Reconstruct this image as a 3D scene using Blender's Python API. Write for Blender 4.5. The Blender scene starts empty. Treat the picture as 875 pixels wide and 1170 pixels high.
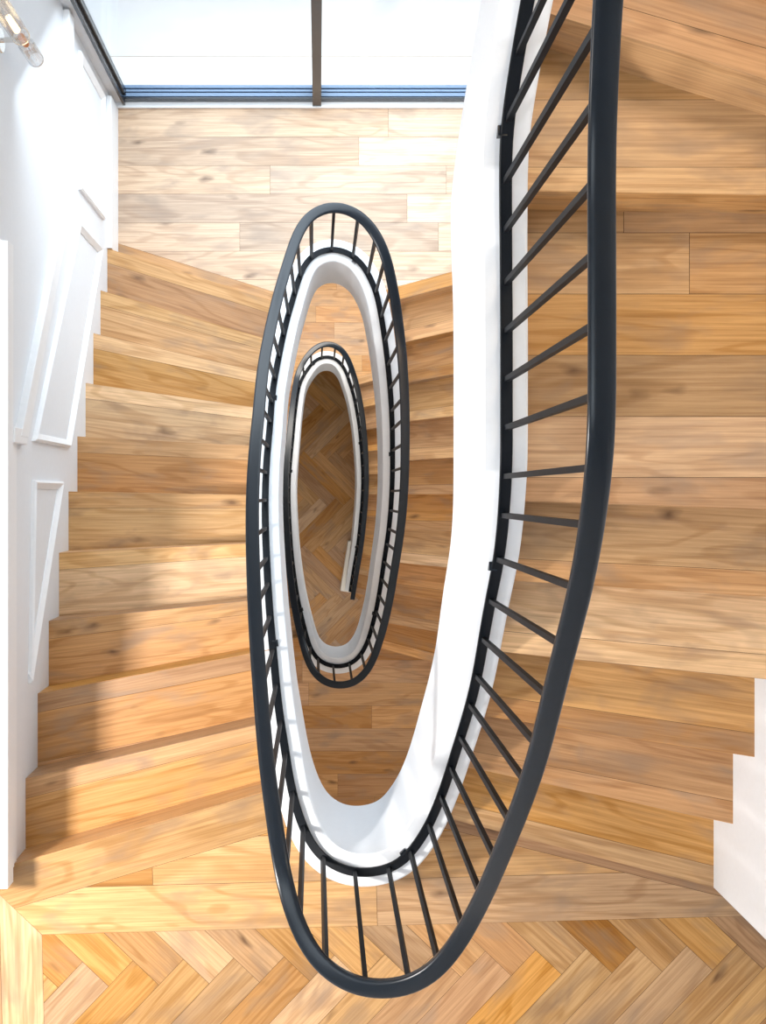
import bpy, bmesh, math, random
from mathutils import Vector
random.seed(7)
C = bpy.context.scene.collection
sc = bpy.context.scene

# ------------------------------------------------------------------ scale
US = 0.00014          # plan unit -> metres
R = 0.175             # one unit of depth (one riser) -> metres
PX, PY = 364.0, 565.0 # plumb point of the view
ZC = 70.5 * R         # camera height over the ground floor
def Z(d): return ZC - d * R
def lvl(k):           # depth below the camera of stair level k
    return 22.3 + k if k <= 11 else 33.3 + 1.13 * (k - 11)
def pxw(p, d): return ((p[0] - PX) * d, (PY - p[1]) * d)
def M(p): return (p[0] * US, p[1] * US)

# ------------------------------------------------------------------ materials
def new_mat(name):
    m = bpy.data.materials.new(name); m.use_nodes = True
    return m, m.node_tree.nodes, m.node_tree.links, m.node_tree.nodes['Principled BSDF']
def paint(name, col, rough=0.5, metal=0.0, bump=0.0, scale=60, spec=0.5):
    m, n, l, b = new_mat(name)
    b.inputs['Base Color'].default_value = (*col, 1)
    b.inputs['Roughness'].default_value = rough
    b.inputs['Metallic'].default_value = metal
    b.inputs['Specular IOR Level'].default_value = spec
    tc = n.new('ShaderNodeTexCoord'); nz = n.new('ShaderNodeTexNoise')
    nz.inputs['Scale'].default_value = scale; nz.inputs['Detail'].default_value = 4
    l.new(tc.outputs['Object'], nz.inputs['Vector'])
    mx = n.new('ShaderNodeMix'); mx.data_type = 'RGBA'
    mx.inputs['A'].default_value = (*[c * 0.97 for c in col], 1); mx.inputs['B'].default_value = (*[min(1, c * 1.03) for c in col], 1)
    l.new(nz.outputs['Fac'], mx.inputs['Factor']); l.new(mx.outputs['Result'], b.inputs['Base Color'])
    if bump:
        bp = n.new('ShaderNodeBump'); bp.inputs['Strength'].default_value = bump; bp.inputs['Distance'].default_value = 0.002
        l.new(nz.outputs['Fac'], bp.inputs['Height']); l.new(bp.outputs['Normal'], b.inputs['Normal'])
    return m
WHITE = paint('white_paint', (0.715, 0.74, 0.77), 0.55, bump=0.05)
TRIMW = paint('white_satin_trim', (0.79, 0.81, 0.83), 0.4)
CREAM = paint('cream_paint', (0.80, 0.77, 0.70), 0.5)
BLACK = paint('black_powder_coat', (0.005, 0.0085, 0.0135), 0.28, bump=0.02, scale=300, spec=0.36)
BLUEGREY = paint('blue_grey_metal', (0.13, 0.20, 0.31), 0.35)  # blue-grey base colour of the window guide rails
BARS = paint('black_matt_bars', (0.004, 0.0055, 0.008), 0.5, spec=0.14)
FRAME = paint('dark_window_metal', (0.012, 0.016, 0.024), 0.22)
CHROME = paint('polished_nickel', (0.75, 0.74, 0.72), 0.15, metal=1.0)
COPPER = paint('copper_coupler', (0.75, 0.30, 0.12), 0.3, metal=1.0)
STONE = paint('white_terrace_stone', (0.66, 0.66, 0.655), 0.8, bump=0.2, scale=12)
TANJ = paint('tan_joint', (0.34, 0.27, 0.19), 0.9)
GROOVE = paint('dark_board_joint', (0.10, 0.055, 0.025), 0.9)

def glass(name, fac=0.08, tint=(1, 1, 1), rough=0.02):
    m, n, l, b = new_mat(name); n.remove(b)
    out = [x for x in n if x.type == 'OUTPUT_MATERIAL'][0]
    t = n.new('ShaderNodeBsdfTransparent'); t.inputs['Color'].default_value = (*tint, 1)
    g = n.new('ShaderNodeBsdfGlossy'); g.inputs['Roughness'].default_value = rough
    f = n.new('ShaderNodeLayerWeight'); p = n.new('ShaderNodeMath'); p.operation = 'POWER'; p.inputs[1].default_value = 5; l.new(f.outputs['Facing'], p.inputs[0])
    a = n.new('ShaderNodeMath'); a.operation = 'MULTIPLY_ADD'; a.inputs[1].default_value = 0.5; a.inputs[2].default_value = fac; l.new(p.outputs[0], a.inputs[0])
    mx = n.new('ShaderNodeMixShader'); l.new(a.outputs[0], mx.inputs[0]); l.new(t.outputs[0], mx.inputs[1]); l.new(g.outputs[0], mx.inputs[2])
    l.new(mx.outputs[0], out.inputs['Surface'])
    return m
PANE = glass('clear_window_glass', 0.02)
FLUTED = glass('ribbed_lamp_glass', 0.22, (0.92, 0.93, 0.94), 0.12)

def oak():
    m, n, l, b = new_mat('oak_boards')
    uv = n.new('ShaderNodeUVMap'); uv.uv_map = 'UVMap'
    at = n.new('ShaderNodeAttribute'); at.attribute_name = 'tint'
    def mapping(sx, sy):
        k = n.new('ShaderNodeMapping'); k.inputs['Scale'].default_value = (sx, sy, 1); l.new(uv.outputs[0], k.inputs['Vector']); return k
    def noise(mp, scale, detail, rough=0.6, dist=0.0):
        k = n.new('ShaderNodeTexNoise'); k.inputs['Scale'].default_value = scale; k.inputs['Detail'].default_value = detail
        k.inputs['Roughness'].default_value = rough; k.inputs['Distortion'].default_value = dist
        l.new(mp.outputs[0], k.inputs['Vector']); return k
    def ramp(src, stops):
        k = n.new('ShaderNodeValToRGB'); e = k.color_ramp.elements
        e[0].position, e[0].color = stops[0][0], (*stops[0][1], 1); e[1].position, e[1].color = stops[1][0], (*stops[1][1], 1)
        for p, c in stops[2:]:
            x = e.new(p); x.color = (*c, 1)
        l.new(src, k.inputs['Fac']); return k
    def mix(kind, fac, a, bb):
        k = n.new('ShaderNodeMix'); k.data_type = 'RGBA'; k.blend_type = kind
        if isinstance(fac, float): k.inputs['Factor'].default_value = fac
        else: l.new(fac, k.inputs['Factor'])
        l.new(a, k.inputs['A']); l.new(bb, k.inputs['B']); return k
    sep = n.new('ShaderNodeSeparateColor'); l.new(at.outputs['Color'], sep.inputs[0])
    base = ramp(sep.outputs[0], [(0.0, (0.41, 0.225, 0.105)), (1.0, (0.63, 0.43, 0.25)), (0.22, (0.52, 0.295, 0.138)), (0.45, (0.55, 0.33, 0.163)), (0.65, (0.48, 0.31, 0.172)), (0.85, (0.58, 0.365, 0.188))])
    # long streaky fibres
    fib = noise(mapping(2.6, 105), 1.0, 6, 0.65, 0.3)
    fr = ramp(fib.outputs['Fac'], [(0.32, (0.65, 0.57, 0.50)), (0.62, (1.12, 1.12, 1.12))])
    c1 = mix('MULTIPLY', 0.75, base.outputs[0], fr.outputs[0])
    # flame figure: bands of a slow warped noise
    fl = noise(mapping(0.9, 5.5), 1.3, 2, 0.5, 0.6)
    mu = n.new('ShaderNodeMath'); mu.operation = 'MULTIPLY'; mu.inputs[1].default_value = 34; l.new(fl.outputs['Fac'], mu.inputs[0])
    sn = n.new('ShaderNodeMath'); sn.operation = 'SINE'; l.new(mu.outputs[0], sn.inputs[0])
    sr = ramp(sn.outputs[0], [(0.35, (1.0, 1.0, 1.0)), (0.95, (0.78, 0.71, 0.63))])
    c2 = mix('MULTIPLY', 0.7, c1.outputs['Result'], sr.outputs[0])
    # broad greyish smoky stains
    st = noise(mapping(2.6, 7.0), 1.4, 3, 0.55, 0.4)
    stf = ramp(st.outputs['Fac'], [(0.52, (0, 0, 0)), (0.74, (0.8, 0.8, 0.8))])
    gr = n.new('ShaderNodeRGB'); gr.outputs[0].default_value = (0.30, 0.20, 0.13, 1)
    c3 = mix('MIX', stf.outputs[0], c2.outputs['Result'], gr.outputs[0])
    # knots
    kmp = mapping(1.9, 4.4); vo = n.new('ShaderNodeTexVoronoi'); vo.inputs['Scale'].default_value = 1.6
    wob = noise(mapping(7, 20), 1.0, 2); wm = n.new('ShaderNodeMix'); wm.data_type = 'RGBA'; wm.blend_type = 'LINEAR_LIGHT'; wm.inputs['Factor'].default_value = 0.09
    l.new(kmp.outputs[0], wm.inputs['A']); l.new(wob.outputs['Color'], wm.inputs['B']); l.new(wm.outputs['Result'], vo.inputs['Vector'])
    kf = ramp(vo.outputs['Distance'], [(0.02, (0.85, 0.85, 0.85)), (0.15, (0, 0, 0)), (0.06, (0.55, 0.55, 0.55))])
    kc = n.new('ShaderNodeRGB'); kc.outputs[0].default_value = (0.12, 0.06, 0.028, 1)
    c4 = mix('MIX', kf.outputs[0], c3.outputs['Result'], kc.outputs[0])
    # second tint channel: overall lightness of the board
    hv = n.new('ShaderNodeHueSaturation'); l.new(c4.outputs['Result'], hv.inputs['Color'])
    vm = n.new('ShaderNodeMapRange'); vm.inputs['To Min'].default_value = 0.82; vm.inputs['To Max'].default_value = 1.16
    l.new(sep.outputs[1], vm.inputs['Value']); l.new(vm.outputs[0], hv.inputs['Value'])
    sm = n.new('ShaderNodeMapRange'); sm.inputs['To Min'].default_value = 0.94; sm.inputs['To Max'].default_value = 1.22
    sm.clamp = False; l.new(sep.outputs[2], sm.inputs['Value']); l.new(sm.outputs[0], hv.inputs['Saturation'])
    l.new(hv.outputs['Color'], b.inputs['Base Color'])
    b.inputs['Roughness'].default_value = 0.42
    b.inputs['Specular IOR Level'].default_value = 0.35
    bp = n.new('ShaderNodeBump'); bp.inputs['Strength'].default_value = 0.12; bp.inputs['Distance'].default_value = 0.001
    l.new(fib.outputs['Fac'], bp.inputs['Height']); l.new(bp.outputs['Normal'], b.inputs['Normal'])
    return m
OAK = oak()

# ------------------------------------------------------------------ object helpers
def link(name, me, mats, parent=None):
    o = bpy.data.objects.new(name, me); C.objects.link(o)
    for m in (mats if isinstance(mats, (list, tuple)) else [mats]): me.materials.append(m)
    if parent:
        o.parent = parent; o.location = (-parent.location[0], -parent.location[1], -parent.location[2])
    return o
def obj(name, bm, mats, parent=None, smooth=False, bevel=0):
    me = bpy.data.meshes.new(name)
    bmesh.ops.recalc_face_normals(bm, faces=bm.faces)
    if smooth:
        for f in bm.faces: f.smooth = True
    bm.to_mesh(me); bm.free()
    o = link(name, me, mats, parent)
    if bevel:
        b = o.modifiers.new('bevel', 'BEVEL'); b.width = bevel; b.segments = 2; b.limit_method = 'ANGLE'
    return o
def tag(o, label=None, cat=None, group=None, kind=None):
    if label: o['label'] = label
    if cat: o['category'] = cat
    if group: o['group'] = group
    if kind: o['kind'] = kind
    return o
def empty(name, loc, label, cat, group=None):
    o = bpy.data.objects.new(name, None); C.objects.link(o); o.location = loc
    return tag(o, label, cat, group)
def box(bm, x0, x1, y0, y1, z0, z1):
    v = [bm.verts.new((x, y, z)) for z in (z0, z1) for x, y in ((x0, y0), (x1, y0), (x1, y1), (x0, y1))]
    for f in ((3, 2, 1, 0), (4, 5, 6, 7), (0, 1, 5, 4), (1, 2, 6, 5), (2, 3, 7, 6), (3, 0, 4, 7)): bm.faces.new([v[i] for i in f])
def ubox(bm, x0, x1, y0, y1, d0, d1): box(bm, x0 * US, x1 * US, y0 * US, y1 * US, Z(d1), Z(d0))
def prism(bm, poly, z0, z1):
    a = [bm.verts.new((x, y, z0)) for x, y in poly]; b = [bm.verts.new((x, y, z1)) for x, y in poly]
    bm.faces.new(list(reversed(a))); bm.faces.new(b)
    for i in range(len(poly)):
        j = (i + 1) % len(poly); bm.faces.new([a[i], a[j], b[j], b[i]])
def cyl(bm, p, q, r0, r1=None, n=20):
    r1 = r0 if r1 is None else r1
    p, q = Vector(p), Vector(q); ax = (q - p).normalized()
    u = ax.orthogonal().normalized(); w = ax.cross(u)
    a = [bm.verts.new(p + (u * math.cos(t) + w * math.sin(t)) * r0) for t in [2 * math.pi * i / n for i in range(n)]]
    b = [bm.verts.new(q + (u * math.cos(t) + w * math.sin(t)) * r1) for t in [2 * math.pi * i / n for i in range(n)]]
    bm.faces.new(list(reversed(a))); bm.faces.new(b)
    for i in range(n): j = (i + 1) % n; bm.faces.new([a[i], a[j], b[j], b[i]])

# ------------------------------------------------------------------ timber boards
def area(p): return 0.5 * sum(p[i][0] * p[(i + 1) % len(p)][1] - p[(i + 1) % len(p)][0] * p[i][1] for i in range(len(p)))
def clip(poly, conv):                      # Sutherland-Hodgman, conv is convex
    if area(conv) < 0: conv = conv[::-1]
    out = poly
    for i in range(len(conv)):
        a, b = conv[i], conv[(i + 1) % len(conv)]
        ex, ey = b[0] - a[0], b[1] - a[1]
        def s(p): return ex * (p[1] - a[1]) - ey * (p[0] - a[0])
        inp, out = out, []
        for j in range(len(inp)):
            p, q = inp[j], inp[(j + 1) % len(inp)]
            sp, sq = s(p), s(q)
            if sp >= 0: out.append(p)
            if (sp >= 0) != (sq >= 0):
                t = sp / (sp - sq); out.append((p[0] + t * (q[0] - p[0]), p[1] + t * (q[1] - p[1])))
        if len(out) < 3: return []
    res = []
    for p in out:
        if not res or abs(p[0] - res[-1][0]) + abs(p[1] - res[-1][1]) > 1e-5: res.append(p)
    if len(res) > 2 and abs(res[0][0] - res[-1][0]) + abs(res[0][1] - res[-1][1]) < 1e-5: res.pop()
    return res if len(res) > 2 and abs(area(res)) > 1e-5 else []
class Boards:
    """many timber boards in one mesh; each has its own tint and its grain runs along it"""
    def __init__(s): s.v, s.f, s.uv, s.t = [], [], [], []
    def add(s, poly, ang, z, th=0.006, tint=None, off=None):
        if area(poly) < 0: poly = poly[::-1]
        if tint is None: tint = (random.random(), random.random(), random.random())
        ca, sa = math.cos(ang), math.sin(ang); ou, ov = off or (random.uniform(0, 50), random.uniform(0, 50))
        n = len(poly); k = len(s.v); s.v += [(x, y, z) for x, y in poly]
        s.f.append(list(range(k, k + n))); s.uv.append([(x * ca + y * sa + ou, -x * sa + y * ca + ov) for x, y in poly]); s.t.append(tint)
    def quad3(s, pts, ang_uv, tint=None):  # a free quad (a riser) : pts in order, u along first edge
        if tint is None: tint = (random.random(), random.random(), random.random())
        k = len(s.v); s.v += pts; ou, ov = random.uniform(0, 50), random.uniform(0, 50)
        s.f.append([k, k + 1, k + 2, k + 3]); s.uv.append([(a + ou, b + ov) for a, b in ang_uv]); s.t.append(tint)
    def build(s, name, parent=None, slab=None):
        """slab = (poly, z0, z1): a dark core under the boards"""
        core = 0
        if slab:
            poly, z0, z1 = slab; n = len(poly); k = len(s.v)
            if area(poly) < 0: poly = poly[::-1]
            s.v += [(x, y, z1) for x, y in poly] + [(x, y, z0) for x, y in poly]
            faces = [list(range(k, k + n)), list(range(k + 2 * n - 1, k + n - 1, -1))] + [[k + i, k + n + i, k + n + (i + 1) % n, k + (i + 1) % n] for i in range(n)]
            core = len(faces)
            for q, f in enumerate(faces):
                s.f.append(f); s.uv.append([(0, 0)] * len(f)); s.t.append((0.2, 0.5, 0.5))
        me = bpy.data.meshes.new(name); me.from_pydata(s.v, [], s.f)
        me.uv_layers.new(name='UVMap'); me.color_attributes.new('tint', 'FLOAT_COLOR', 'CORNER')
        me.uv_layers['UVMap'].data.foreach_set('uv', [c for uvs in s.uv for u in uvs for c in u])
        me.color_attributes['tint'].data.foreach_set('color', [c for uvs, t in zip(s.uv, s.t) for _ in uvs for c in (t[0], t[1], t[2], 1.0)])
        o = link(name, me, [OAK, GROOVE, WHITE], parent)
        if core:
            me.polygons[len(s.f) - core].material_index = 1
            for q in range(1, core): me.polygons[len(s.f) - core + q].material_index = 2
        return o
GAP = 0.0007
def inset_quad(x0, x1, y0, y1): return [(x0 + GAP, y0 + GAP), (x1 - GAP, y0 + GAP), (x1 - GAP, y1 - GAP), (x0 + GAP, y1 - GAP)]
def rot(p, a, o=(0, 0)):
    c, s = math.cos(a), math.sin(a); return (o[0] + p[0] * c - p[1] * s, o[1] + p[0] * s + p[1] * c)
def planks(B, region, z, ang, origin, w=0.16, lens=(1.1, 2.2), tintf=None, split=None):
    """parallel boards laid over the region"""
    loc = [rot((p[0] - origin[0], p[1] - origin[1]), -ang) for p in region]
    x0, x1 = min(p[0] for p in loc), max(p[0] for p in loc); y0, y1 = min(p[1] for p in loc), max(p[1] for p in loc)
    j = math.floor(y0 / w)
    while j * w < y1:
        x = x0 - random.uniform(0, 1.2)
        while x < x1:
            L = random.uniform(*lens)
            q = [rot(p, ang, origin) for p in inset_quad(x, x + L, j * w, (j + 1) * w)]
            t = tintf() if tintf else (random.random(), random.random(), random.random()); off = (random.uniform(0, 50), random.uniform(0, 50))
            for half in ([(-20, split), (split, 20)] if split is not None else [(-20, 20)]):
                c = clip(clip(region, [(half[0], -20), (half[1], -20), (half[1], 20), (half[0], 20)]), q)
                if c: B.add(c, ang, z, tint=t, off=off)
            x += L
        j += 1
def herringbone(B, region, z, ang, origin, w=0.127, n=5, tintf=None):
    xs = [p[0] for p in region]; ys = [p[1] for p in region]
    rad = max(max(xs) - min(xs), max(ys) - min(ys)); cx, cy = (max(xs) + min(xs)) / 2, (max(ys) + min(ys)) / 2
    N = int(rad / w) + 14; a = ang - math.pi / 4
    J = int(rad / (w * n)) + 3
    for j in range(-J, J):
        for i in range(-N, N):
            for hv in (0, 1):
                x, y = (i + n * j), (i - n * j)
                if hv == 0: q = inset_quad(x * w, (x + n) * w, y * w, (y + 1) * w)
                else: q = inset_quad(x * w, (x + 1) * w, (y + 1) * w, (y + 1 + n) * w)
                qq = [rot(p, a, origin) for p in q]
                if max(p[0] for p in qq) < min(xs) or min(p[0] for p in qq) > max(xs) or max(p[1] for p in qq) < min(ys) or min(p[1] for p in qq) > max(ys): continue
                c = clip(region, qq)
                if c: B.add(c, a + (math.pi / 2 if hv else 0), z, tint=tintf() if tintf else None)

# ------------------------------------------------------------------ the curve of the stair well (bottom rail centre line)
def D_r1(Y): return 15.5 - (Y - 4050) / 1900 if Y > 4050 else (15.5 if Y > 600 else 15.5 + (600 - Y) / 1550)
def D_l1(Y): return 22.0 + (Y + 7537) / 1474
def D_r2(Y): return 33.0 + (7396 - Y) / 1354
def D_l2(Y): return 45.4 + (Y + 7300) / 1283
def D_r3(Y): return 57.8 + (7400 - Y) / 1354
def solve(p, f):
    d = 30.0
    for _ in range(200): d = 0.5 * d + 0.5 * max(5.0, f((PY - p[1]) * d))
    return d
R1 = [(603, 0), (594, 50), (586, 100), (580, 140), (578, 175), (578, 230), (578.5, 300), (579, 380), (579, 450), (579, 500), (578.8, 530), (575.6, 590), (570, 640), (561.5, 682), (554, 723), (545.5, 772), (536.5, 809), (522.6, 854), (508, 900), (494.5, 934)]
B1 = [(483, 956), (461.7, 984), (446, 993), (430, 997), (413, 998.5), (396.7, 996.7), (381, 990), (366.7, 980), (355, 965), (345, 943)]
L1 = [(333, 903), (325, 853), (318, 808), (312, 745), (308, 700), (305, 650), (303, 600), (303, 560), (305, 520), (308, 490), (311, 450), (316, 420), (322, 390), (327.7, 365), (333.6, 345)]
T1 = [(338.4, 327.4), (346.4, 305), (355, 293), (368, 285.8), (380, 284), (392, 286), (402, 291), (414.4, 302), (424, 319.4), (430.4, 335)]
R2 = [(432.5, 345), (436.9, 369), (440.3, 393), (443.3, 417.8), (445.6, 442), (447.3, 466.7), (448.2, 491), (448.5, 522), (448.2, 550), (446.6, 580), (444.8, 600), (441.9, 622), (439, 640), (436.2, 660), (433, 680), (429.8, 697), (425.6, 714), (422, 727)]
B2 = [(418, 738), (411, 750), (402, 758), (391, 761.5), (380, 761.5), (369, 758), (361.5, 752), (355, 742)]
L2 = [(350, 726), (345, 706), (339.5, 680), (334, 640), (331, 600), (329.8, 560), (331.5, 530), (334.3, 500), (337.2, 470), (342, 440)]
T2 = [(350, 424), (358.5, 413), (366, 408.5), (374, 407.4), (382, 409), (388.5, 414), (394.5, 423)]
R3 = [(399, 436), (403.8, 451), (407.2, 468), (410.4, 488), (412.6, 511), (414, 534), (414.3, 552), (413.5, 572), (412, 589), (410.2, 608), (408.2, 624), (405, 643), (402, 661), (399.6, 677)]
def seg(pts, f): return [(*pxw(p, d), d) for p in pts for d in (solve(p, f),)]
def arc(pts, d0, d1):
    L = [0]
    full = pts
    for i in range(1, len(full)): L.append(L[-1] + math.dist(full[i], full[i - 1]))
    tot = L[-1] * (len(pts) + 1) / max(1, len(pts) - 1); off = (tot - L[-1]) / 2
    return [(*pxw(p, d), d) for p, s in zip(pts, L) for d in (d0 + (d1 - d0) * (s + off) / tot,)]
raw = []
s_r1 = seg(R1, D_r1); s_l1 = seg(L1, D_l1); s_r2 = seg(R2, D_r2); s_l2 = seg(L2, D_l2); s_r3 = seg(R3, D_r3)
top = [(3420, 9300, s_r1[0][2] - 1.1)]
raw = top + s_r1 + arc(B1, s_r1[-1][2], s_l1[0][2]) + s_l1 + arc(T1, s_l1[-1][2], s_r2[0][2]) + s_r2 + arc(B2, s_r2[-1][2], s_l2[0][2]) + s_l2 + arc(T2, s_l2[-1][2], s_r3[0][2]) + s_r3
P = [(x * US, y * US, d) for x, y, d in raw]
def catmull(P, step=0.02):
    out = []
    for i in range(len(P) - 1):
        p0, p1, p2, p3 = P[max(0, i - 1)], P[i], P[i + 1], P[min(len(P) - 1, i + 2)]
        n = max(2, int(math.dist(p1[:2], p2[:2]) / step))
        for k in range(n):
            t = k / n
            out.append(tuple(0.5 * (2 * b + (c - a) * t + (2 * a - 5 * b + 4 * c - e) * t * t + (3 * b - a - 3 * c + e) * t ** 3) for a, b, c, e in zip(p0, p1, p2, p3)))
    out.append(P[-1]); return out
def resample(Q, step):
    out = [Q[0]]; acc = 0
    for i in range(1, len(Q)):
        a, b = Q[i - 1], Q[i]; L = math.dist(a[:2], b[:2]); pos = 0
        while acc + (L - pos) >= step:
            pos += step - acc; acc = 0; t = pos / L
            out.append(tuple(x + (y - x) * t for x, y in zip(a, b)))
        acc += L - pos
    return out
def smooth(Q, sig, step):
    w = int(3 * sig / step); out = []
    ker = [math.exp(-0.5 * (k * step / sig) ** 2) for k in range(-w, w + 1)]
    for i in range(len(Q)):
        m = min(i, len(Q) - 1 - i, w); s = [0, 0, 0]; t = 0
        for k in range(-m, m + 1):
            g = ker[k + w]; t += g
            for c in range(3): s[c] += g * Q[i + k][c]
        out.append(tuple(v / t for v in s))
    return out
STEP = 0.02
CUR = resample(catmull(P), STEP)
CUR = smooth(CUR, 0.04, STEP)
def rail_h(x, y, d):                       # height of the handrail over the bottom rail, in risers
    if d < 18: return 5.2
    t = y / US
    if d < 33.6: return 5.2 - 0.35 * max(0, min(1, (t - 5000) / 3500)) - 0.1 * max(0, min(1, (-t - 5000) / 3500))
    if d < 47: return 5.4 - 0.85 * max(0, min(1, (-t - 4000) / 4000)) - 0.5 * max(0, min(1, (t - 5000) / 3000))
    return 5.1
HRAIL = smooth([(x, y, d - rail_h(x, y, d)) for x, y, d in CUR], 0.05, STEP)

def frames(Q):
    out = []
    for i in range(len(Q)):
        a, b = Q[max(0, i - 1)], Q[min(len(Q) - 1, i + 1)]
        tx, ty = b[0] - a[0], b[1] - a[1]; L = math.hypot(tx, ty) or 1
        out.append((-ty / L, tx / L))
    return smooth([(a, b, 0) for a, b in out], 0.05, STEP)
def sweep(bm, Q, prof, cap=True):
    """prof: list of (sideways, up) in metres; the section stays upright"""
    F = frames(Q); rings = []
    for (x, y, d), (nx, ny, _) in zip(Q, F):
        L = math.hypot(nx, ny); nx, ny = nx / L, ny / L
        rings.append([bm.verts.new((x + nx * s, y + ny * s, Z(d) + u)) for s, u in prof])
    n = len(prof)
    for a, b in zip(rings, rings[1:]):
        for i in range(n): j = (i + 1) % n; bm.faces.new([a[i], a[j], b[j], b[i]])
    if cap: bm.faces.new(rings[0]); bm.faces.new(list(reversed(rings[-1])))
def rect(w, z0, z1, c=0.0, b=0.002):
    return [(c - w / 2 + b, z0), (c + w / 2 - b, z0), (c + w / 2, z0 + b), (c + w / 2, z1 - b), (c + w / 2 - b, z1), (c - w / 2 + b, z1), (c - w / 2, z1 - b), (c - w / 2, z0 + b)]
def shade(o, ang=35):
    for f in o.data.polygons: f.use_smooth = True
    o.data.set_sharp_from_angle(angle=math.radians(ang)) if hasattr(o.data, 'set_sharp_from_angle') else None

# the curve of each side, used to trim treads and floors
def idx_at(cond, i0=0):
    for i in range(i0, len(CUR)):
        if cond(CUR[i]): return i
    return len(CUR) - 1

# ------------------------------------------------------------------ white string round the well
bm = bmesh.new()
H = 3.4 * R
sweep(bm, CUR, rect(0.114, -H - 0.02, -0.02, b=0.006))
st = obj('stair_stringer', bm, WHITE); shade(st, 40)
tag(st, 'smooth white curved stringer winding down round the oval stair well under the black railing', 'stringer')

# ------------------------------------------------------------------ black railing
rail = empty('stair_railing', (CUR[0][0], CUR[0][1], Z(CUR[0][2])), 'black metal railing spiralling down round the oval stair well on the white stringer', 'railing')
bm = bmesh.new()
prof = []
for k in range(13):                        # domed top with a soft shoulder
    a = math.pi * k / 12; c_, s_ = math.cos(a), math.sin(a)
    prof.append((0.0235 * math.copysign(abs(c_) ** 0.6, c_), -0.001 + 0.011 * abs(s_) ** 0.7))
prof += [(-0.0215, -0.006), (0.0215, -0.006)]
sweep(bm, HRAIL, prof); o = obj('handrail', bm, BLACK, rail); shade(o, 50)
bm = bmesh.new(); sweep(bm, HRAIL, rect(0.030, -0.034, -0.0045)); o = obj('handrail_core', bm, BLACK, rail); shade(o)
bm = bmesh.new(); sweep(bm, CUR, rect(0.030, -0.012, 0.0)); o = obj('bottom_rail', bm, BARS, rail); shade(o)
# balusters, evenly spaced along the plan
FR = frames(CUR); sp = 0.1165 / STEP
anchor = min(range(len(CUR)), key=lambda i: abs(CUR[i][1] - (PY - 541.5) * 15.5 * US) + (100 if CUR[i][2] > 17 else 0))
i = anchor % sp; pos = []
while i < len(CUR) - 2: pos.append(i); i += sp
def baluster(bm, i):
    a = int(i); x, y, d = CUR[a]; xr, yr, dr = HRAIL[a]
    nx, ny, _ = FR[a]; L = math.hypot(nx, ny); nx, ny = nx / L, ny / L; tx, ty = ny, -nx
    w, t = 0.0065, 0.0065
    b = [bm.verts.new((x + nx * w * s + tx * t * q, y + ny * w * s + ty * t * q, Z(d) - 0.001)) for s, q in ((-1, -1), (1, -1), (1, 1), (-1, 1))]
    u = [bm.verts.new((xr + nx * w * s + tx * t * q, yr + ny * w * s + ty * t * q, Z(dr) - 0.030)) for s, q in ((-1, -1), (1, -1), (1, 1), (-1, 1))]
    bm.faces.new(list(reversed(b))); bm.faces.new(u)
    for k in range(4): j = (k + 1) % 4; bm.faces.new([b[k], b[j], u[j], u[k]])
for i in pos[:100]:
    bm = bmesh.new(); baluster(bm, i); obj('baluster', bm, BARS, rail)
bm = bmesh.new()
for i in pos[100:]: baluster(bm, i)
tag(obj('baluster', bm, BARS, rail), kind='stuff')
# small mounting blocks that carry the bottom rail
for i in pos[3::9]:
    a = int(i) + 1
    if a >= len(CUR): continue
    x, y, d = CUR[a]; nx, ny, _ = FR[a]; L = math.hypot(nx, ny); nx, ny = nx / L, ny / L; tx, ty = ny, -nx
    # well side is the side facing the middle of the well
    mid = (0.11 - x, 0.0 - y); s = 1 if nx * mid[0] + ny * mid[1] > 0 else -1
    bm = bmesh.new()
    poly = [(x + nx * s * p + tx * q, y + ny * s * p + ty * q) for p, q in ((0.0, -0.012), (0.022, -0.012), (0.022, 0.012), (0.0, 0.012))]
    prism(bm, poly, Z(d) - 0.035, Z(d) - 0.006); obj('bracket', bm, BLACK, rail)

# ------------------------------------------------------------------ steps
XL, XR = -7800.0, 9610.0
def line_px(p, q, d):
    a, b = pxw(p, d), pxw(q, d); return a, b
def yat(ln, X):
    (x0, y0), (x1, y1) = ln; return y0 + (y1 - y0) * (X - x0) / (x1 - x0)
NOSE = {}
# upper right flight: outer Y, inner Y (X = 9610 / 3400)
for k, (yo, yi) in {-9: (8300, 9300), -8: (6090, 7900), -7: (5217, 5217), -6: (-310, -196), -5: (-2059, -1747), -4: (-3880, -3320), -3: (-5780, -4883), -2: (-7633, -6435), -1: (-9560, -8030)}.items():
    NOSE[k] = ((3400.0, yi), (9610.0, yo))
louter = [-9433, -7572, -5540, -3668, -1762, 82, 1868, 3721, 5575, 7293, 9076]
linner = [(-1427, -7537), (-1724, -6058), (-1920, -4374), (-2100, -2960), (-2209, -1367), (-2211, 82), (-2207, 1613), (-2168, 3030), (-2060, 4360), (-1940, 5697), (-1776, 7203)]
for k in range(11):
    NOSE[k] = ((XL, louter[k]), linner[k]); NOSE[k + 22] = NOSE[k]
rpx = [((455.6, 342.9), (517, 326)), ((461, 393), (520, 379)), ((466.7, 439.6), (521.8, 428.4)), ((467.8, 483.8), (522.7, 476.7)), ((467.8, 526.2), (518.9, 522.9)), ((465.6, 567.1), (515.6, 566.2)), ((462, 607), (509, 608)), ((456.7, 643.3), (502.7, 647.8)), ((450, 678.4), (495.6, 685)), ((442, 711.8), (489, 720)), ((435.6, 743), (481, 754.4))]
for q, (a, b) in enumerate(rpx):
    NOSE[11 + q] = line_px(a, b, lvl(11 + q)); NOSE[33 + q] = NOSE[11 + q]
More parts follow.
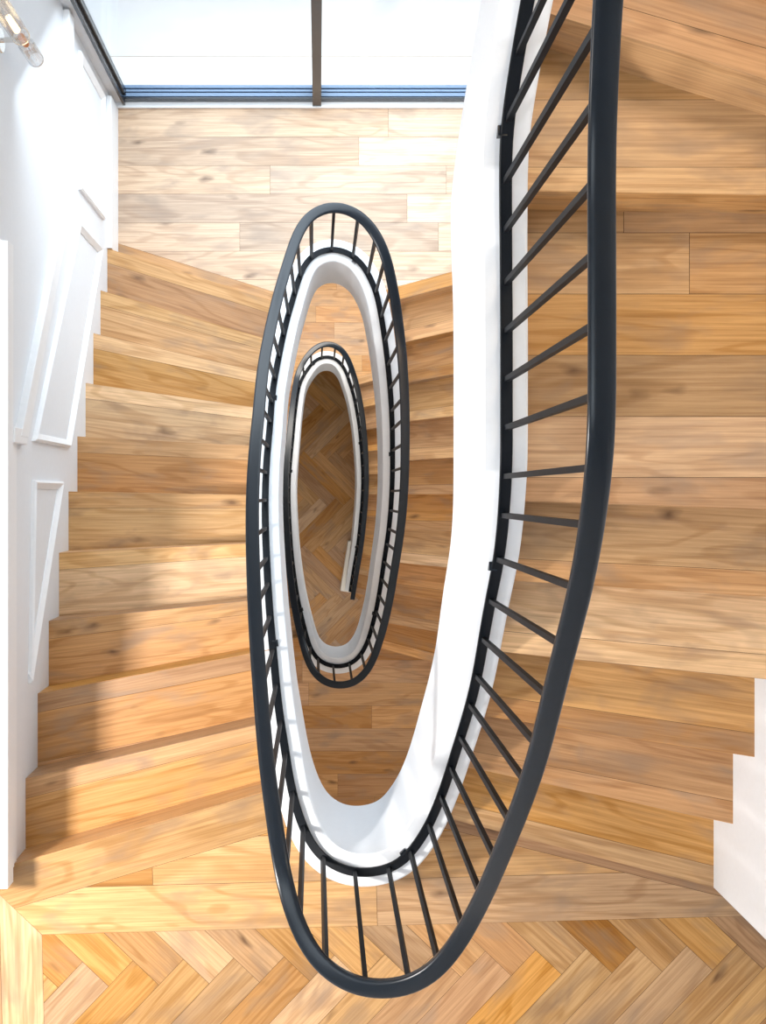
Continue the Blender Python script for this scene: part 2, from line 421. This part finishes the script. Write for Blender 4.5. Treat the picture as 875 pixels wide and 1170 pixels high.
# curve pieces
CU = [(x / US, y / US, d) for x, y, d in CUR]
ex = [CU[-1][c] - CU[-8][c] for c in range(3)]
CU += [tuple(CU[-1][c] + ex[c] * t / 7 for c in range(3)) for t in range(1, 30)]
def hit(ln, drange, side):
    """index on the curve where a nosing line meets it"""
    (x0, y0), (x1, y1) = ln; best = None
    for i in range(len(CU) - 1):
        a, b = CU[i], CU[i + 1]
        if not (drange[0] <= a[2] <= drange[1]): continue
        fa = (y1 - y0) * (a[0] - x0) - (x1 - x0) * (a[1] - y0); fb = (y1 - y0) * (b[0] - x0) - (x1 - x0) * (b[1] - y0)
        if fa * fb <= 0 and ((side == 'R') == (a[0] > 900)): return i
    return best
def sub(i, j): return [(CU[k][0], CU[k][1]) for k in range(i, j + 1)]
def extend(ln, X): return (X, yat(ln, X))
HIT = {}
for k, ln in NOSE.items():
    d = lvl(k); side = 'L' if (0 <= k <= 10 or 22 <= k <= 32) else 'R'
    HIT[k] = hit(ln, (d - 3.5, d + 3.0), side)
STRIP = 0.070
def off_line(p, q, w):                     # unit offset to the left of p->q
    L = math.dist(p, q); return (-(q[1] - p[1]) / L * w, (q[0] - p[0]) / L * w)
def step_part(parent, k, side):
    """tread at level k between nosing k-1 (behind) and nosing k (front), and the riser under nosing k-1 is added by the caller"""
    back, front = NOSE[k - 1], NOSE[k]; X = XL if side == 'L' else XR
    up = k < -6
    if up: back, front = NOSE[k - 1], NOSE[k]
    ia, ib = HIT[k - 1], HIT[k]
    if ia is None or ib is None: print('NO HIT', k, ia, ib); return
    poly = [extend(back, X)] + sub(ia, ib) + [extend(front, X)]
    poly = [M(p) for p in poly]
    if area(poly) < 0: poly = poly[::-1]
    z = Z(lvl(k))
    f0, f1 = M(extend(front, XL - 3000)), M(extend(front, XR + 3000))
    ang = math.atan2(f1[1] - f0[1], f1[0] - f0[0])
    c = (sum(p[0] for p in poly) / len(poly), sum(p[1] for p in poly) / len(poly))
    sgn = 1 if (f1[0] - f0[0]) * (c[1] - f0[1]) - (f1[1] - f0[1]) * (c[0] - f0[0]) > 0 else -1
    n = (-math.sin(ang) * sgn, math.cos(ang) * sgn)
    B = Boards()
    tb = random.uniform(0.1, 0.9)
    def band(a, b, split=None, tint=None):
        tint = (min(1, max(0, tb + random.uniform(-0.35, 0.35))), random.uniform(0.0, 1.0), random.uniform(0.2, 1.0))
        q = [(f0[0] + n[0] * a, f0[1] + n[1] * a), (f1[0] + n[0] * a, f1[1] + n[1] * a), (f1[0] + n[0] * b, f1[1] + n[1] * b), (f0[0] + n[0] * b, f0[1] + n[1] * b)]
        if split:
            e = [q[0], (q[0][0] + (q[1][0] - q[0][0]) * split, q[0][1] + (q[1][1] - q[0][1]) * split), (q[3][0] + (q[2][0] - q[3][0]) * split, q[3][1] + (q[2][1] - q[3][1]) * split), q[3]]
            g = [e[1], q[1], q[2], e[2]]
            for h in (e, g):
                c_ = clip(poly, h)
                if c_: B.add(c_, ang, z, 0.012)
        else:
            c_ = clip(poly, q)
            if c_: B.add(c_, ang, z, 0.012, tint)
    band(-0.002, STRIP)
    band(STRIP + 0.0012, STRIP + 0.19 if k != -7 else STRIP + 0.165)
    band((STRIP + 0.1912) if k != -7 else STRIP + 0.1662, 1.0)
    o = B.build('tread', parent, slab=(poly, z - 0.045, z - 0.0015))
    return o
def riser(parent, k, side, dtop=None, dbot=None):
    """riser face hanging from nosing k down to level k+1"""
    ln = NOSE[k]; X = XL if side == 'L' else XR; i = HIT[k]
    a = M(extend(ln, X)); b = M((CU[i][0], CU[i][1]))
    z1, z0 = Z(lvl(k)) - 0.0005, Z(lvl(k + 1)) + 0.0
    # a board 18 mm thick, its face flush with the nosing
    dx, dy = b[0] - a[0], b[1] - a[1]; L = math.hypot(dx, dy); nx, ny = -dy / L, dx / L
    # towards the tread of level k (behind)
    s = 1
    down = -1 if side == 'R' else 1        # Y direction of descent
    if ny * down > 0: s = -1
    t = 0.018; e = 0.0015
    B = Boards()
    A = (a[0] - nx * s * e, a[1] - ny * s * e); Bp = (b[0] - nx * s * e, b[1] - ny * s * e)
    Bk = (b[0] + nx * s * t, b[1] + ny * s * t); Ak = (a[0] + nx * s * t, a[1] + ny * s * t)
    tint = (random.random() * 0.6, random.random(), random.random())
    zt = z1 - 0.0004
    B.quad3([(A[0], A[1], z0), (Bp[0], Bp[1], z0), (Bp[0], Bp[1], zt), (A[0], A[1], zt)], [(0, 0), (L, 0), (L, zt - z0), (0, zt - z0)], tint)
    B.quad3([(Ak[0], Ak[1], z0), (Bk[0], Bk[1], z0), (Bk[0], Bk[1], zt), (Ak[0], Ak[1], zt)], [(0, 0), (L, 0), (L, zt - z0), (0, zt - z0)], tint)
    B.quad3([(A[0], A[1], z0), (Bp[0], Bp[1], z0), (Bk[0], Bk[1], z0), (Ak[0], Ak[1], z0)], [(0, 0), (L, 0), (L, t), (0, t)], tint)
    B.quad3([(A[0], A[1], zt), (Bp[0], Bp[1], zt), (Bk[0], Bk[1], zt), (Ak[0], Ak[1], zt)], [(0, 0), (L, 0), (L, t), (0, t)], tint)
    B.quad3([(A[0], A[1], z0), (Ak[0], Ak[1], z0), (Ak[0], Ak[1], zt), (A[0], A[1], zt)], [(0, 0), (t, 0), (t, 0.1), (0, 0.1)], tint)
    B.quad3([(Bp[0], Bp[1], z0), (Bk[0], Bk[1], z0), (Bk[0], Bk[1], zt), (Bp[0], Bp[1], zt)], [(0, 0), (t, 0), (t, 0.1), (0, 0.1)], tint)
    return B.build('riser', parent)
def soffit(parent, ks, side):
    X = XL if side == 'L' else XR; bm = bmesh.new(); rows = []
    for k in ks:
        a = M(extend(NOSE[k], X)); i = HIT[k]; b = M((CU[i][0], CU[i][1])); z = Z(lvl(k)) - 0.30
        rows.append([bm.verts.new((a[0], a[1], z)), bm.verts.new((b[0], b[1], z)), bm.verts.new((b[0], b[1], z - 0.03)), bm.verts.new((a[0], a[1], z - 0.03))])
    for p, q in zip(rows, rows[1:]):
        for i in range(4): j = (i + 1) % 4; bm.faces.new([p[i], p[j], q[j], q[i]])
    bm.faces.new(rows[0]); bm.faces.new(list(reversed(rows[-1])))
    return obj('soffit', bm, WHITE, parent)
def flight(k0, k1, side, label, sof=True):
    """nosings k0..k1; treads k0+1..k1"""
    a = M(NOSE[k1][0]); e = empty('stair_flight', (a[0], a[1], Z(lvl(k1 + 1))), label, 'stairs', 'oak stair flights')
    for k in range(k0 + 1, k1 + 1): step_part(e, k, side)
    for k in range(k0, k1 + 1): riser(e, k, side)
    if sof: soffit(e, range(k0, k1 + 1), side)
    return e
flight(-9, -7, 'R', 'oak winder steps climbing at the top right behind the thick black handrail')
flight(-6, -1, 'R', 'oak steps on the right, dropping from the plain upper landing to the herringbone landing')
flight(0, 10, 'L', 'pale oak steps down the left side beside the white panelled wall')
flight(11, 21, 'R', 'oak steps one storey down, seen between the black railing and the wide white stringer')
flight(22, 32, 'L', 'mostly hidden lower oak steps under the left side of the stair well')
flight(33, 43, 'R', 'lowest dark oak steps, glimpsed beside the innermost turn of the railing')

# ------------------------------------------------------------------ floors and landings
def oaktint(): return (random.random(), random.random(), random.random())
def floor_obj(name, B, poly, z, th, label):
    o = B.build(name, None, slab=(poly, z - th, z - 0.0015)); return tag(o, label, 'floor', kind='structure')
def curve_between(ka, kb): return sub(HIT[ka], HIT[kb])
# upper landing on the right (level -6)
pl = [extend(NOSE[-7], XR)] + curve_between(-7, -6) + [extend(NOSE[-6], XR)]; pl = [M(p) for p in pl]
if area(pl) < 0: pl = pl[::-1]
z = Z(lvl(-6)); B = Boards()
w = 1141 * US; y_n = -250 * US
q = [(0, y_n - 0.05), (2, y_n - 0.05), (2, y_n + 505 * US + 0.02), (0, y_n + 505 * US)]
c_ = clip(pl, [(0, -1), (2, -1), (2, 310 * US), (0, 310 * US)]); B.add(c_, -0.018, z)
up = clip(pl, [(0, 310 * US + 0.0015), (2, 310 * US + 0.0015), (2, 2), (0, 2)])
planks(B, up, z, 0.0, (0, 310 * US), w=w, lens=(0.9, 2.0))
floor_obj('floor', B, pl, z, 0.24, 'plain oak landing on the right below the winder steps')
# herringbone floor (level 0)
z = Z(lvl(0)); th = 0.0265
f0 = [extend(NOSE[0], XL)] + sub(HIT[-1], HIT[0])[::-1] + [(9610, yat(NOSE[-1], 9610)), (14000, -13960), (14000, -17000), (-16000, -17000), (-16000, -9800), (-8200, -9800), (XL, -9500)]
pl = [M(p) for p in f0]
if area(pl) < 0: pl = pl[::-1]
o0 = M((-7047, -11217)); B = Boards()
def loc(x, y): return rot((x, y), th, o0)
ext = lambda x0, x1, y0, y1: [loc(x0, y0), loc(x1, y0), loc(x1, y1), loc(x0, y1)]
upper = clip(pl, [loc(-0.146, 0.1455), loc(-0.6, 0.6), loc(0, 2), loc(6, 2), loc(6, 0.0008), loc(0.0, 0.0008)][::-1])
# nosing strips follow the two stair edges, then boards parallel to the border
n0a, n0b = M(extend(NOSE[0], XL - 1500)), M(extend(NOSE[0], 300)); n1a, n1b = M(extend(NOSE[-1], 1500)), M(extend(NOSE[-1], XR + 1800))
def strip_poly(a, b, w):
    ang = math.atan2(b[1] - a[1], b[0] - a[0]); n = (math.sin(ang), -math.cos(ang))
    return [a, b, (b[0] + n[0] * w, b[1] + n[1] * w), (a[0] + n[0] * w, a[1] + n[1] * w)], ang
def below(a, b, w):                        # half plane under the strip
    ang = math.atan2(b[1] - a[1], b[0] - a[0]); n = (math.sin(ang), -math.cos(ang)); t = (math.cos(ang) * 9, math.sin(ang) * 9)
    a2 = (a[0] + n[0] * w, a[1] + n[1] * w)
    return [(a2[0] - t[0], a2[1] - t[1]), (a2[0] + t[0], a2[1] + t[1]), (a2[0] + t[0] + n[0] * 9, a2[1] + t[1] + n[1] * 9), (a2[0] - t[0] + n[0] * 9, a2[1] - t[1] + n[1] * 9)]
s0, a0 = strip_poly(n0a, n0b, 0.15); s1, a1 = strip_poly(n1a, n1b, 0.07)
c_ = clip(upper, s0)
if c_: B.add(c_, a0, z)
c_ = clip(upper, s1)
if c_: B.add(c_, a1, z)
rest = clip(clip(upper, below(n0a, n0b, 0.1512)), below(n1a, n1b, 0.0712))
planks(B, rest, z, th, o0, w=0.166, lens=(1.3, 2.4), split=0.185)
lb = clip(pl, [loc(-0.15, 0.1487), loc(-0.001, -0.0005), loc(-0.001, -3), loc(-0.15, -3)]); B.add(lb, math.pi / 2 + th, z, tint=(0.97, 0.6, 0.3))
lf = clip(pl, ext(-3, -0.1515, -3, 3)); planks(B, lf, z, math.pi / 2 + th, o0, w=0.15)
hb = clip(pl, ext(0.0, 6, -3, 0.0))
herringbone(B, hb, z, th, (M((10593, -12109))[0], M((10593, -12109))[1] + 0.449), w=0.127, n=5)
floor_obj('floor', B, pl, z, 0.26, 'oak herringbone landing with a plain board border at the foot of the picture')
# floor of the hall left of the low wall
B = Boards(); pl = [M(p) for p in ((-16000, -9790), (-8210, -9790), (-8210, 9000), (-16000, 9000))]
planks(B, pl, z, math.pi / 2, pl[0]); floor_obj('floor', B, pl, z, 0.26, 'oak floor of the hall left of the low white wall')
YW = 14885.0                               # front of the window frame
def half_landing(k, name, label):
    z = Z(lvl(k)); pl = [extend(NOSE[k - 1], XL)] + sub(HIT[k - 1], HIT[k]) + [extend(NOSE[k], XR), (XR, 14685), (XL, 14685)]
    pl = [M(p) for p in pl]
    if area(pl) < 0: pl = pl[::-1]
    B = Boards(); n0a, n0b = M(extend(NOSE[k - 1], XL - 400)), M(extend(NOSE[k - 1], 600))
    n1a, n1b = M(extend(NOSE[k], 1200)), M(extend(NOSE[k], XR + 300))
    def above(a, b, w):
        ang = math.atan2(b[1] - a[1], b[0] - a[0]); n = (-math.sin(ang), math.cos(ang)); t = (math.cos(ang) * 9, math.sin(ang) * 9)
        a2 = (a[0] + n[0] * w, a[1] + n[1] * w)
        return [(a2[0] - t[0], a2[1] - t[1]), (a2[0] + t[0], a2[1] + t[1]), (a2[0] + t[0] + n[0] * 9, a2[1] + t[1] + n[1] * 9), (a2[0] - t[0] + n[0] * 9, a2[1] - t[1] + n[1] * 9)]
    for a, b in ((n0a, n0b), (n1a, n1b)):
        ang = math.atan2(b[1] - a[1], b[0] - a[0]); n = (-math.sin(ang), math.cos(ang))
        s_ = [a, b, (b[0] + n[0] * STRIP, b[1] + n[1] * STRIP), (a[0] + n[0] * STRIP, a[1] + n[1] * STRIP)]
        c_ = clip(pl, s_)
        if c_: B.add(c_, ang, z)
    rest = clip(clip(pl, above(n0a, n0b, STRIP + 0.0012)), above(n1a, n1b, STRIP + 0.0012))
    planks(B, rest, z, 0, (0, 14685 * US), w=0.152, lens=(0.8, 2.2), split=0.085, tintf=lambda: (random.uniform(0.55, 1.0), random.random(), random.uniform(-1.2, -0.6)) if k == 11 else (random.random() * 0.7, random.random() * 0.6, random.random()))  # window glare put into the pale grey board tint of the upper half landing
    floor_obj(name, B, pl, z, 0.24, label)
half_landing(11, 'floor', 'oak half landing in front of the tall window, window glare tinted into its boards')
half_landing(33, 'floor', 'oak half landing one storey below, seen through the well')
# storey below (level 22)
z = Z(lvl(22)); f2 = [extend(NOSE[22], XL)] + sub(HIT[21], HIT[22])[::-1] + [extend(NOSE[21], XR), (XR, -17000), (XL, -17000)]
pl = [M(p) for p in f2]
if area(pl) < 0: pl = pl[::-1]
B = Boards(); planks(B, pl, z, 0.0, (0, (PY - 858.5) * 45.7 * US), w=1190 * US, lens=(1.3, 2.6), split=0.16, tintf=lambda: (random.random() * 0.55, random.random() * 0.7, random.random()))
floor_obj('floor', B, pl, z, 0.26, 'reddish oak board floor one storey down, seen through the oval well')
# ground floor
z = Z(70.5); pl = [M(p) for p in ((XL, -17000), (XR, -17000), (XR, 14685), (XL, 14685))]
B = Boards(); herringbone(B, pl, z, 0.0, M(((392 - PX) * 70.5, (PY - 632) * 70.5)), w=0.125, n=6, tintf=lambda: (random.random() * 0.7, random.random() * 0.6, random.random()))
floor_obj('floor', B, pl, z, 0.2, 'brown oak herringbone floor at the bottom of the stair well')

# ------------------------------------------------------------------ walls
TOP = -8.0                                  # ceiling, above the camera
def struct(name, bm, mat, label=None, bevel=0):
    return tag(obj(name, bm, mat, bevel=bevel), label, None, kind='structure')
T = 900
bm = bmesh.new()
ubox(bm, XL - T, XL, -9700, 15600, 21.9, 70.5)
ubox(bm, XL - T, XL, 6264, 15600, TOP, 21.9)
struct('wall_left', bm, WHITE, 'white wall beside the left flight, low beside the hall and full height near the window')
bm = bmesh.new()
ubox(bm, XL - 60, XL + 45, -9500, 1480, 21.95, 22.5); ubox(bm, XL - 60, XL + 190, 1300, 1700, 21.95, 22.9)
ubox(bm, XL - T - 120, XL + 150, -9720, 6264, 21.55, 21.95)
struct('trim_1', bm, TRIMW, 'white capping board on the low wall at the left edge', bevel=0.004)
# dado moulding: level on the landing, raked along the stair
def wall_strip(bm, pts, h, t):
    """pts (Y, d) on the left wall: a moulding of height h risers and thickness t metres"""
    x0, x1 = XL * US - 0.005, XL * US + t
    rows = [[bm.verts.new((x, y * US, Z(d) + s * h * R / 2)) for x, s in ((x0, -1), (x1, -1), (x1, 1), (x0, 1))] for y, d in pts]
    for p, q in zip(rows, rows[1:]):
        for i in range(4): j = (i + 1) % 4; bm.faces.new([p[i], p[j], q[j], q[i]])
    bm.faces.new(rows[0]); bm.faces.new(list(reversed(rows[-1])))
bm = bmesh.new(); wall_strip(bm, [(14800, 26.95), (9250, 26.95), (1480, 22.65)], 0.55, 0.028)
wall_strip(bm, [(14800, 27.15), (9200, 27.15), (1300, 22.8)], 0.3, 0.016)
struct('trim_2', bm, TRIMW, 'white dado moulding running along the panelled wall', bevel=0.003)
def panel(name, pts, label):
    bm = bmesh.new(); n = len(pts); w = 0.034
    P2 = [(y * US, Z(d)) for y, d in pts]; s = 1 if area(P2) > 0 else -1
    def inset(w_):
        out = []
        for i in range(n):
            a, b, c = P2[i - 1], P2[i], P2[(i + 1) % n]
            def nrm(p, q): L = math.dist(p, q); return (-(q[1] - p[1]) / L * s, (q[0] - p[0]) / L * s)
            n1, n2 = nrm(a, b), nrm(b, c); k = 1 + n1[0] * n2[0] + n1[1] * n2[1]
            out.append((b[0] + (n1[0] + n2[0]) / k * w_, b[1] + (n1[1] + n2[1]) / k * w_))
        return out
    prof = [(0, -0.002), (0.002, 0.012), (0.010, 0.018), (0.020, 0.012), (w, 0.004), (w, -0.002)]
    rings = [[bm.verts.new((XL * US + h, p[0], p[1])) for p in inset(o_)] for o_, h in prof]
    for a, b in zip(rings, rings[1:]):
        for i in range(n): j = (i + 1) % n; bm.faces.new([a[i], a[j], b[j], b[i]])
    a, b = rings[-1], rings[0]
    for i in range(n): j = (i + 1) % n; bm.faces.new([a[i], a[j], b[j], b[i]])
    struct(name, bm, TRIMW, label)
panel('trim_3', [(14420, 28.4), (14420, 31.6), (9900, 31.6), (9900, 28.4)], 'white upright panel moulding on the left wall by the window')
panel('trim_4', [(8800, 28.3), (8800, 31.3), (1450, 27.2), (1450, 23.8)], 'long raked white panel moulding beside the left flight')
panel('trim_5', [(400, 23.8), (400, 26.5), (-5100, 23.55), (-5080, 23.5)], 'tapering white panel moulding beside the lower left steps')
bm = bmesh.new(); ubox(bm, XL - 10, XL + 175, 9076, 14685, 32.2, 33.32); struct('baseboard_left', bm, TRIMW, 'white baseboard along the half landing by the window', bevel=0.003)
bm = bmesh.new(); ubox(bm, XR, XR + T, -9560, 15600, TOP, 70.5); struct('wall_right', bm, WHITE, 'white wall beside the right flights')
bm = bmesh.new()
a, b = M((9610, -9560)), M((14000, -13960)); dx, dy = 0.1, 0.1
prism(bm, [a, b, (b[0] + dx, b[1] + dy), (a[0] + dx, a[1] + dy)], Z(22.3), Z(TOP)); struct('wall_diagonal', bm, WHITE, 'white angled wall at the bottom right corner of the herringbone landing')
bm = bmesh.new(); ubox(bm, XR, XR + T, -17000, -9560, 22.3 + 1.6, 70.5)
ubox(bm, XL - T, XL, -17000, -9700, 22.3 + 1.6, 70.5); struct('wall_side', bm, WHITE)
bm = bmesh.new(); ubox(bm, -16000, 14800, -17700, -17000, TOP, 70.5); struct('wall_near', bm, WHITE)
bm = bmesh.new(); ubox(bm, -16700, -16000, -17700, 15600, TOP, 23.9); struct('wall_hall', bm, WHITE)
bm = bmesh.new(); ubox(bm, 14000, 14700, -17700, -13900, TOP, 23.9); struct('wall_passage', bm, WHITE)
# window wall
bm = bmesh.new()
ubox(bm, XL, XR, 14885, 15500, 58.1, 70.5)
ubox(bm, XL, XR, 14885, 15500, 33.35, 47.0)
ubox(bm, XL, XR, 14885, 15500, TOP, 18.0)
ubox(bm, XL, -7430, 14885, 15500, 18.0, 33.35)
ubox(bm, -16000, XL - T, 9000, 9600, TOP, 23.9)
struct('wall_far', bm, WHITE, 'white wall round the tall window')
bm = bmesh.new(); ubox(bm, XL, XR, 14685, 14890, 33.2, 34.0); struct('trim_6', bm, TRIMW, 'white threshold strip in front of the window')
# ceiling; unseen opening added on the left for daylight and rail reflections
bm = bmesh.new()
SKY = (-15000, -1500, -12000, 9000)
ubox(bm, -16700, SKY[0], -17700, 15600, TOP - 1, TOP); ubox(bm, SKY[1], 14800, -17700, 15600, TOP - 1, TOP)
ubox(bm, SKY[0], SKY[1], -17700, SKY[2], TOP - 1, TOP); ubox(bm, SKY[0], SKY[1], SKY[3], 15600, TOP - 1, TOP)
struct('ceiling', bm, WHITE)

def window(name, k, label):
    zt = lvl(k); d0 = zt - 0.37
    e = bpy.data.objects.new(name, None); C.objects.link(e); e.location = (-0.01, YW * US, Z(zt)); tag(e, label, None, kind='structure')
    bm = bmesh.new()
    ubox(bm, -7430, XR, YW, 14960, d0, zt + 0.02); ubox(bm, -7430, XR, 14960, 15411, d0 + 0.15, zt)
    tr = obj('bottom_track', bm, FRAME, e, bevel=0.002)
    for ya, yb in ((14975, 15110), (15150, 15235), (15290, 15405)):
        bm = bmesh.new(); ubox(bm, -7400, XR, ya, yb, d0 - 0.02, d0 + 0.15); g = obj('guide_rail', bm, BLUEGREY, e, bevel=0.0015); g.parent = tr; g.location = (0, 0, 0)
    top = zt - 15.3
    bm = bmesh.new(); ubox(bm, -7430, -7330, 14760, 15411, top, zt); ubox(bm, -7330, -7240, 15010, 15240, top, zt - 0.3); obj('frame', bm, FRAME, e, bevel=0.002)
    bm = bmesh.new(); ubox(bm, -7430, XR, YW, 15411, top, top + 0.3); obj('frame', bm, FRAME, e, bevel=0.002)
    for xm in (-66, 6900):
        bm = bmesh.new(); ubox(bm, xm - 165, xm + 165, 14720, 15411, top, zt - 0.02); obj('mullion', bm, FRAME, e, bevel=0.002)
    for x0, x1 in ((-7240, -231), (99, 6735)):
        bm = bmesh.new(); ubox(bm, x0, x1, 15140, 15190, top + 0.3, d0 + 0.05); obj('pane', bm, PANE, e)
    return e
window('window_1', 11, 'tall black framed window at the head of the half landing')
window('window_2', 33, 'black framed window of the lower half landing')
for dd in (33.45, 58.3):
    bm = bmesh.new(); ubox(bm, -14000, 14000, 15520, 16730, dd, dd + 1); ubox(bm, -14000, 14000, 16765, 24000, dd + 0.1, dd + 1)
    struct('terrace', bm, STONE, 'white stone ledge outside the window')
    bm = bmesh.new(); ubox(bm, -14000, 14000, 16732, 16763, dd + 0.02, dd + 0.9); struct('trim_7', bm, TANJ, 'thin tan joint in the white ledge outside the window')

# base block where the lowest string meets the ground floor
bm = bmesh.new()
aa = [pxw(p, 69.7) for p in ((397.5, 618), (404, 618), (400, 676), (388.5, 674))]
prism(bm, [M(p) for p in aa], Z(70.5), Z(69.0)); struct('baseboard_stringer', bm, CREAM, 'cream skirting at the foot of the innermost stringer', bevel=0.003)

# ------------------------------------------------------------------ wall lamp
lx, ly = -7157 * US, 11012 * US
lamp = empty('wall_sconce', (lx, ly, Z(20.6)), 'clear ribbed glass tube wall lamp with copper collar, high on the left white wall', 'wall lamp')
def fluted(name, d0, d1, r):
    bm = bmesh.new(); n = 72; rows = []
    for d in (d0, d1):
        rows.append([bm.verts.new((lx + (r + 0.0014 * (i % 2)) * math.cos(2 * math.pi * i / n), ly + (r + 0.0014 * (i % 2)) * math.sin(2 * math.pi * i / n), Z(d))) for i in range(n)])
    for i in range(n): j = (i + 1) % n; bm.faces.new([rows[0][i], rows[0][j], rows[1][j], rows[1][i]])
    o = obj(name, bm, FLUTED, lamp); m = o.modifiers.new('solid', 'SOLIDIFY'); m.thickness = 0.004
fluted('glass_tube', 19.1, 21.05, 0.030); fluted('glass_tube', 21.4, 22.15, 0.027)
def ring(name, d, r, t, mat):
    bm = bmesh.new(); bmesh.ops.create_cone(bm, cap_ends=False, segments=40, radius1=r, radius2=r, depth=t); 
    bmesh.ops.translate(bm, vec=(lx, ly, Z(d)), verts=bm.verts); o = obj(name, bm, mat, lamp); m = o.modifiers.new('solid', 'SOLIDIFY'); m.thickness = 0.003
for d in (19.1, 21.05, 22.16): ring('rim', d, 0.0305 if d < 22 else 0.0275, 0.004, CHROME)
bm = bmesh.new(); cyl(bm, (lx, ly, Z(21.05)), (lx, ly, Z(21.4)), 0.012); obj('collar', bm, COPPER, lamp)
bm = bmesh.new(); cyl(bm, (lx, ly, Z(18.9)), (lx, ly, Z(22.2)), 0.0022, n=10); obj('stem', bm, CHROME, lamp)
bm = bmesh.new(); cyl(bm, (lx - 0.01, ly, Z(21.2)), (XL * US, ly, Z(21.2)), 0.009); obj('arm', bm, CHROME, lamp)
bm = bmesh.new(); cyl(bm, (XL * US - 0.002, ly, Z(21.2)), (XL * US + 0.018, ly, Z(21.2)), 0.045, 0.042, 32); obj('back_plate', bm, CHROME, lamp, bevel=0.003)
bm = bmesh.new(); cyl(bm, (lx, ly, Z(20.2)), (lx, ly, Z(20.75)), 0.010, 0.012)
bulb = paint('warm_bulb', (1, 0.8, 0.5), 0.4); bb = bulb.node_tree.nodes['Principled BSDF']; bb.inputs['Emission Color'].default_value = (1, 0.72, 0.38, 1); bb.inputs['Emission Strength'].default_value = 4
obj('bulb', bm, bulb, lamp)

# ------------------------------------------------------------------ light
w = bpy.data.worlds.new('sky'); sc.world = w; w.use_nodes = True
bg = w.node_tree.nodes['Background']; bg.inputs['Color'].default_value = (0.80, 0.90, 1.0, 1); bg.inputs['Strength'].default_value = 1.35
def area_light(name, loc, target, size, size_y, energy, col):
    L = bpy.data.lights.new(name, 'AREA'); L.shape = 'RECTANGLE'; L.size = size; L.size_y = size_y; L.energy = energy; L.color = col
    o = bpy.data.objects.new(name, L); C.objects.link(o); o.location = loc
    o.rotation_euler = (Vector(target) - Vector(loc)).to_track_quat('-Z', 'Y').to_euler()
    if 'window' in name: L.spread = math.radians(140)
    return o
zN = Z(22.3)
area_light('roof_fill', (-1.15, -0.2, Z(TOP) + 0.1), (-0.2, -0.4, Z(22)), 1.9, 2.9, 42, (0.86, 0.94, 1.0))  # unseen overhead panel, added left of the well to light stair and rails
area_light('window_daylight', (0.12, 2.02, Z(26)), (0.05, 0.75, Z(33)), 2.3, 1.8, 44, (0.80, 0.91, 1.0))
area_light('landing_fill', (0.1, 1.6, Z(49)), (0.1, 0.6, Z(60)), 1.6, 0.5, 34, (1.0, 0.93, 0.84))  # unseen fill added to brighten the lower half landing
area_light('storey_fill', (0.2, -1.9, Z(25)), (0.2, -1.0, Z(45)), 1.6, 0.4, 26, (1.0, 0.74, 0.52))  # unseen warm fill, added to lift the floor one storey down
area_light('ground_fill', (0.2, -1.9, Z(48)), (0.1, -0.4, Z(70)), 1.6, 0.4, 30, (1.0, 0.90, 0.78))  # added fill for the dim ground floor, no fitting in view
area_light('hall_lamp', (-2.05, -0.75, zN + 2.05), (-0.2, -0.6, zN - 0.6), 0.34, 0.34, 105, (1.0, 0.95, 0.90))
area_light('upper_fill', (1.0, 1.75, Z(4)), (0.95, -0.5, Z(18)), 0.5, 0.5, 19, (1.0, 0.78, 0.55))  # added warm fill raking the right flight, no fitting in view

# ------------------------------------------------------------------ camera
cam = bpy.data.cameras.new('camera'); co = bpy.data.objects.new('camera', cam); C.objects.link(co)
co.location = (0, 0, ZC); co.rotation_euler = (0, 0, 0)
cam.sensor_fit = 'VERTICAL'; cam.sensor_height = 36; cam.sensor_width = 36 * 875 / 1170
cam.lens = 36 * 1250 / 1170
cam.shift_x = (437.5 - PX) / 1170; cam.shift_y = -(585 - PY) / 1170
cam.clip_start = 0.05; cam.clip_end = 100
sc.camera = co
sc.view_settings.view_transform = 'Standard'; sc.view_settings.look = 'None'; sc.view_settings.gamma = 1
sc.view_settings.exposure = 0.2
sc.view_settings.use_curve_mapping = False
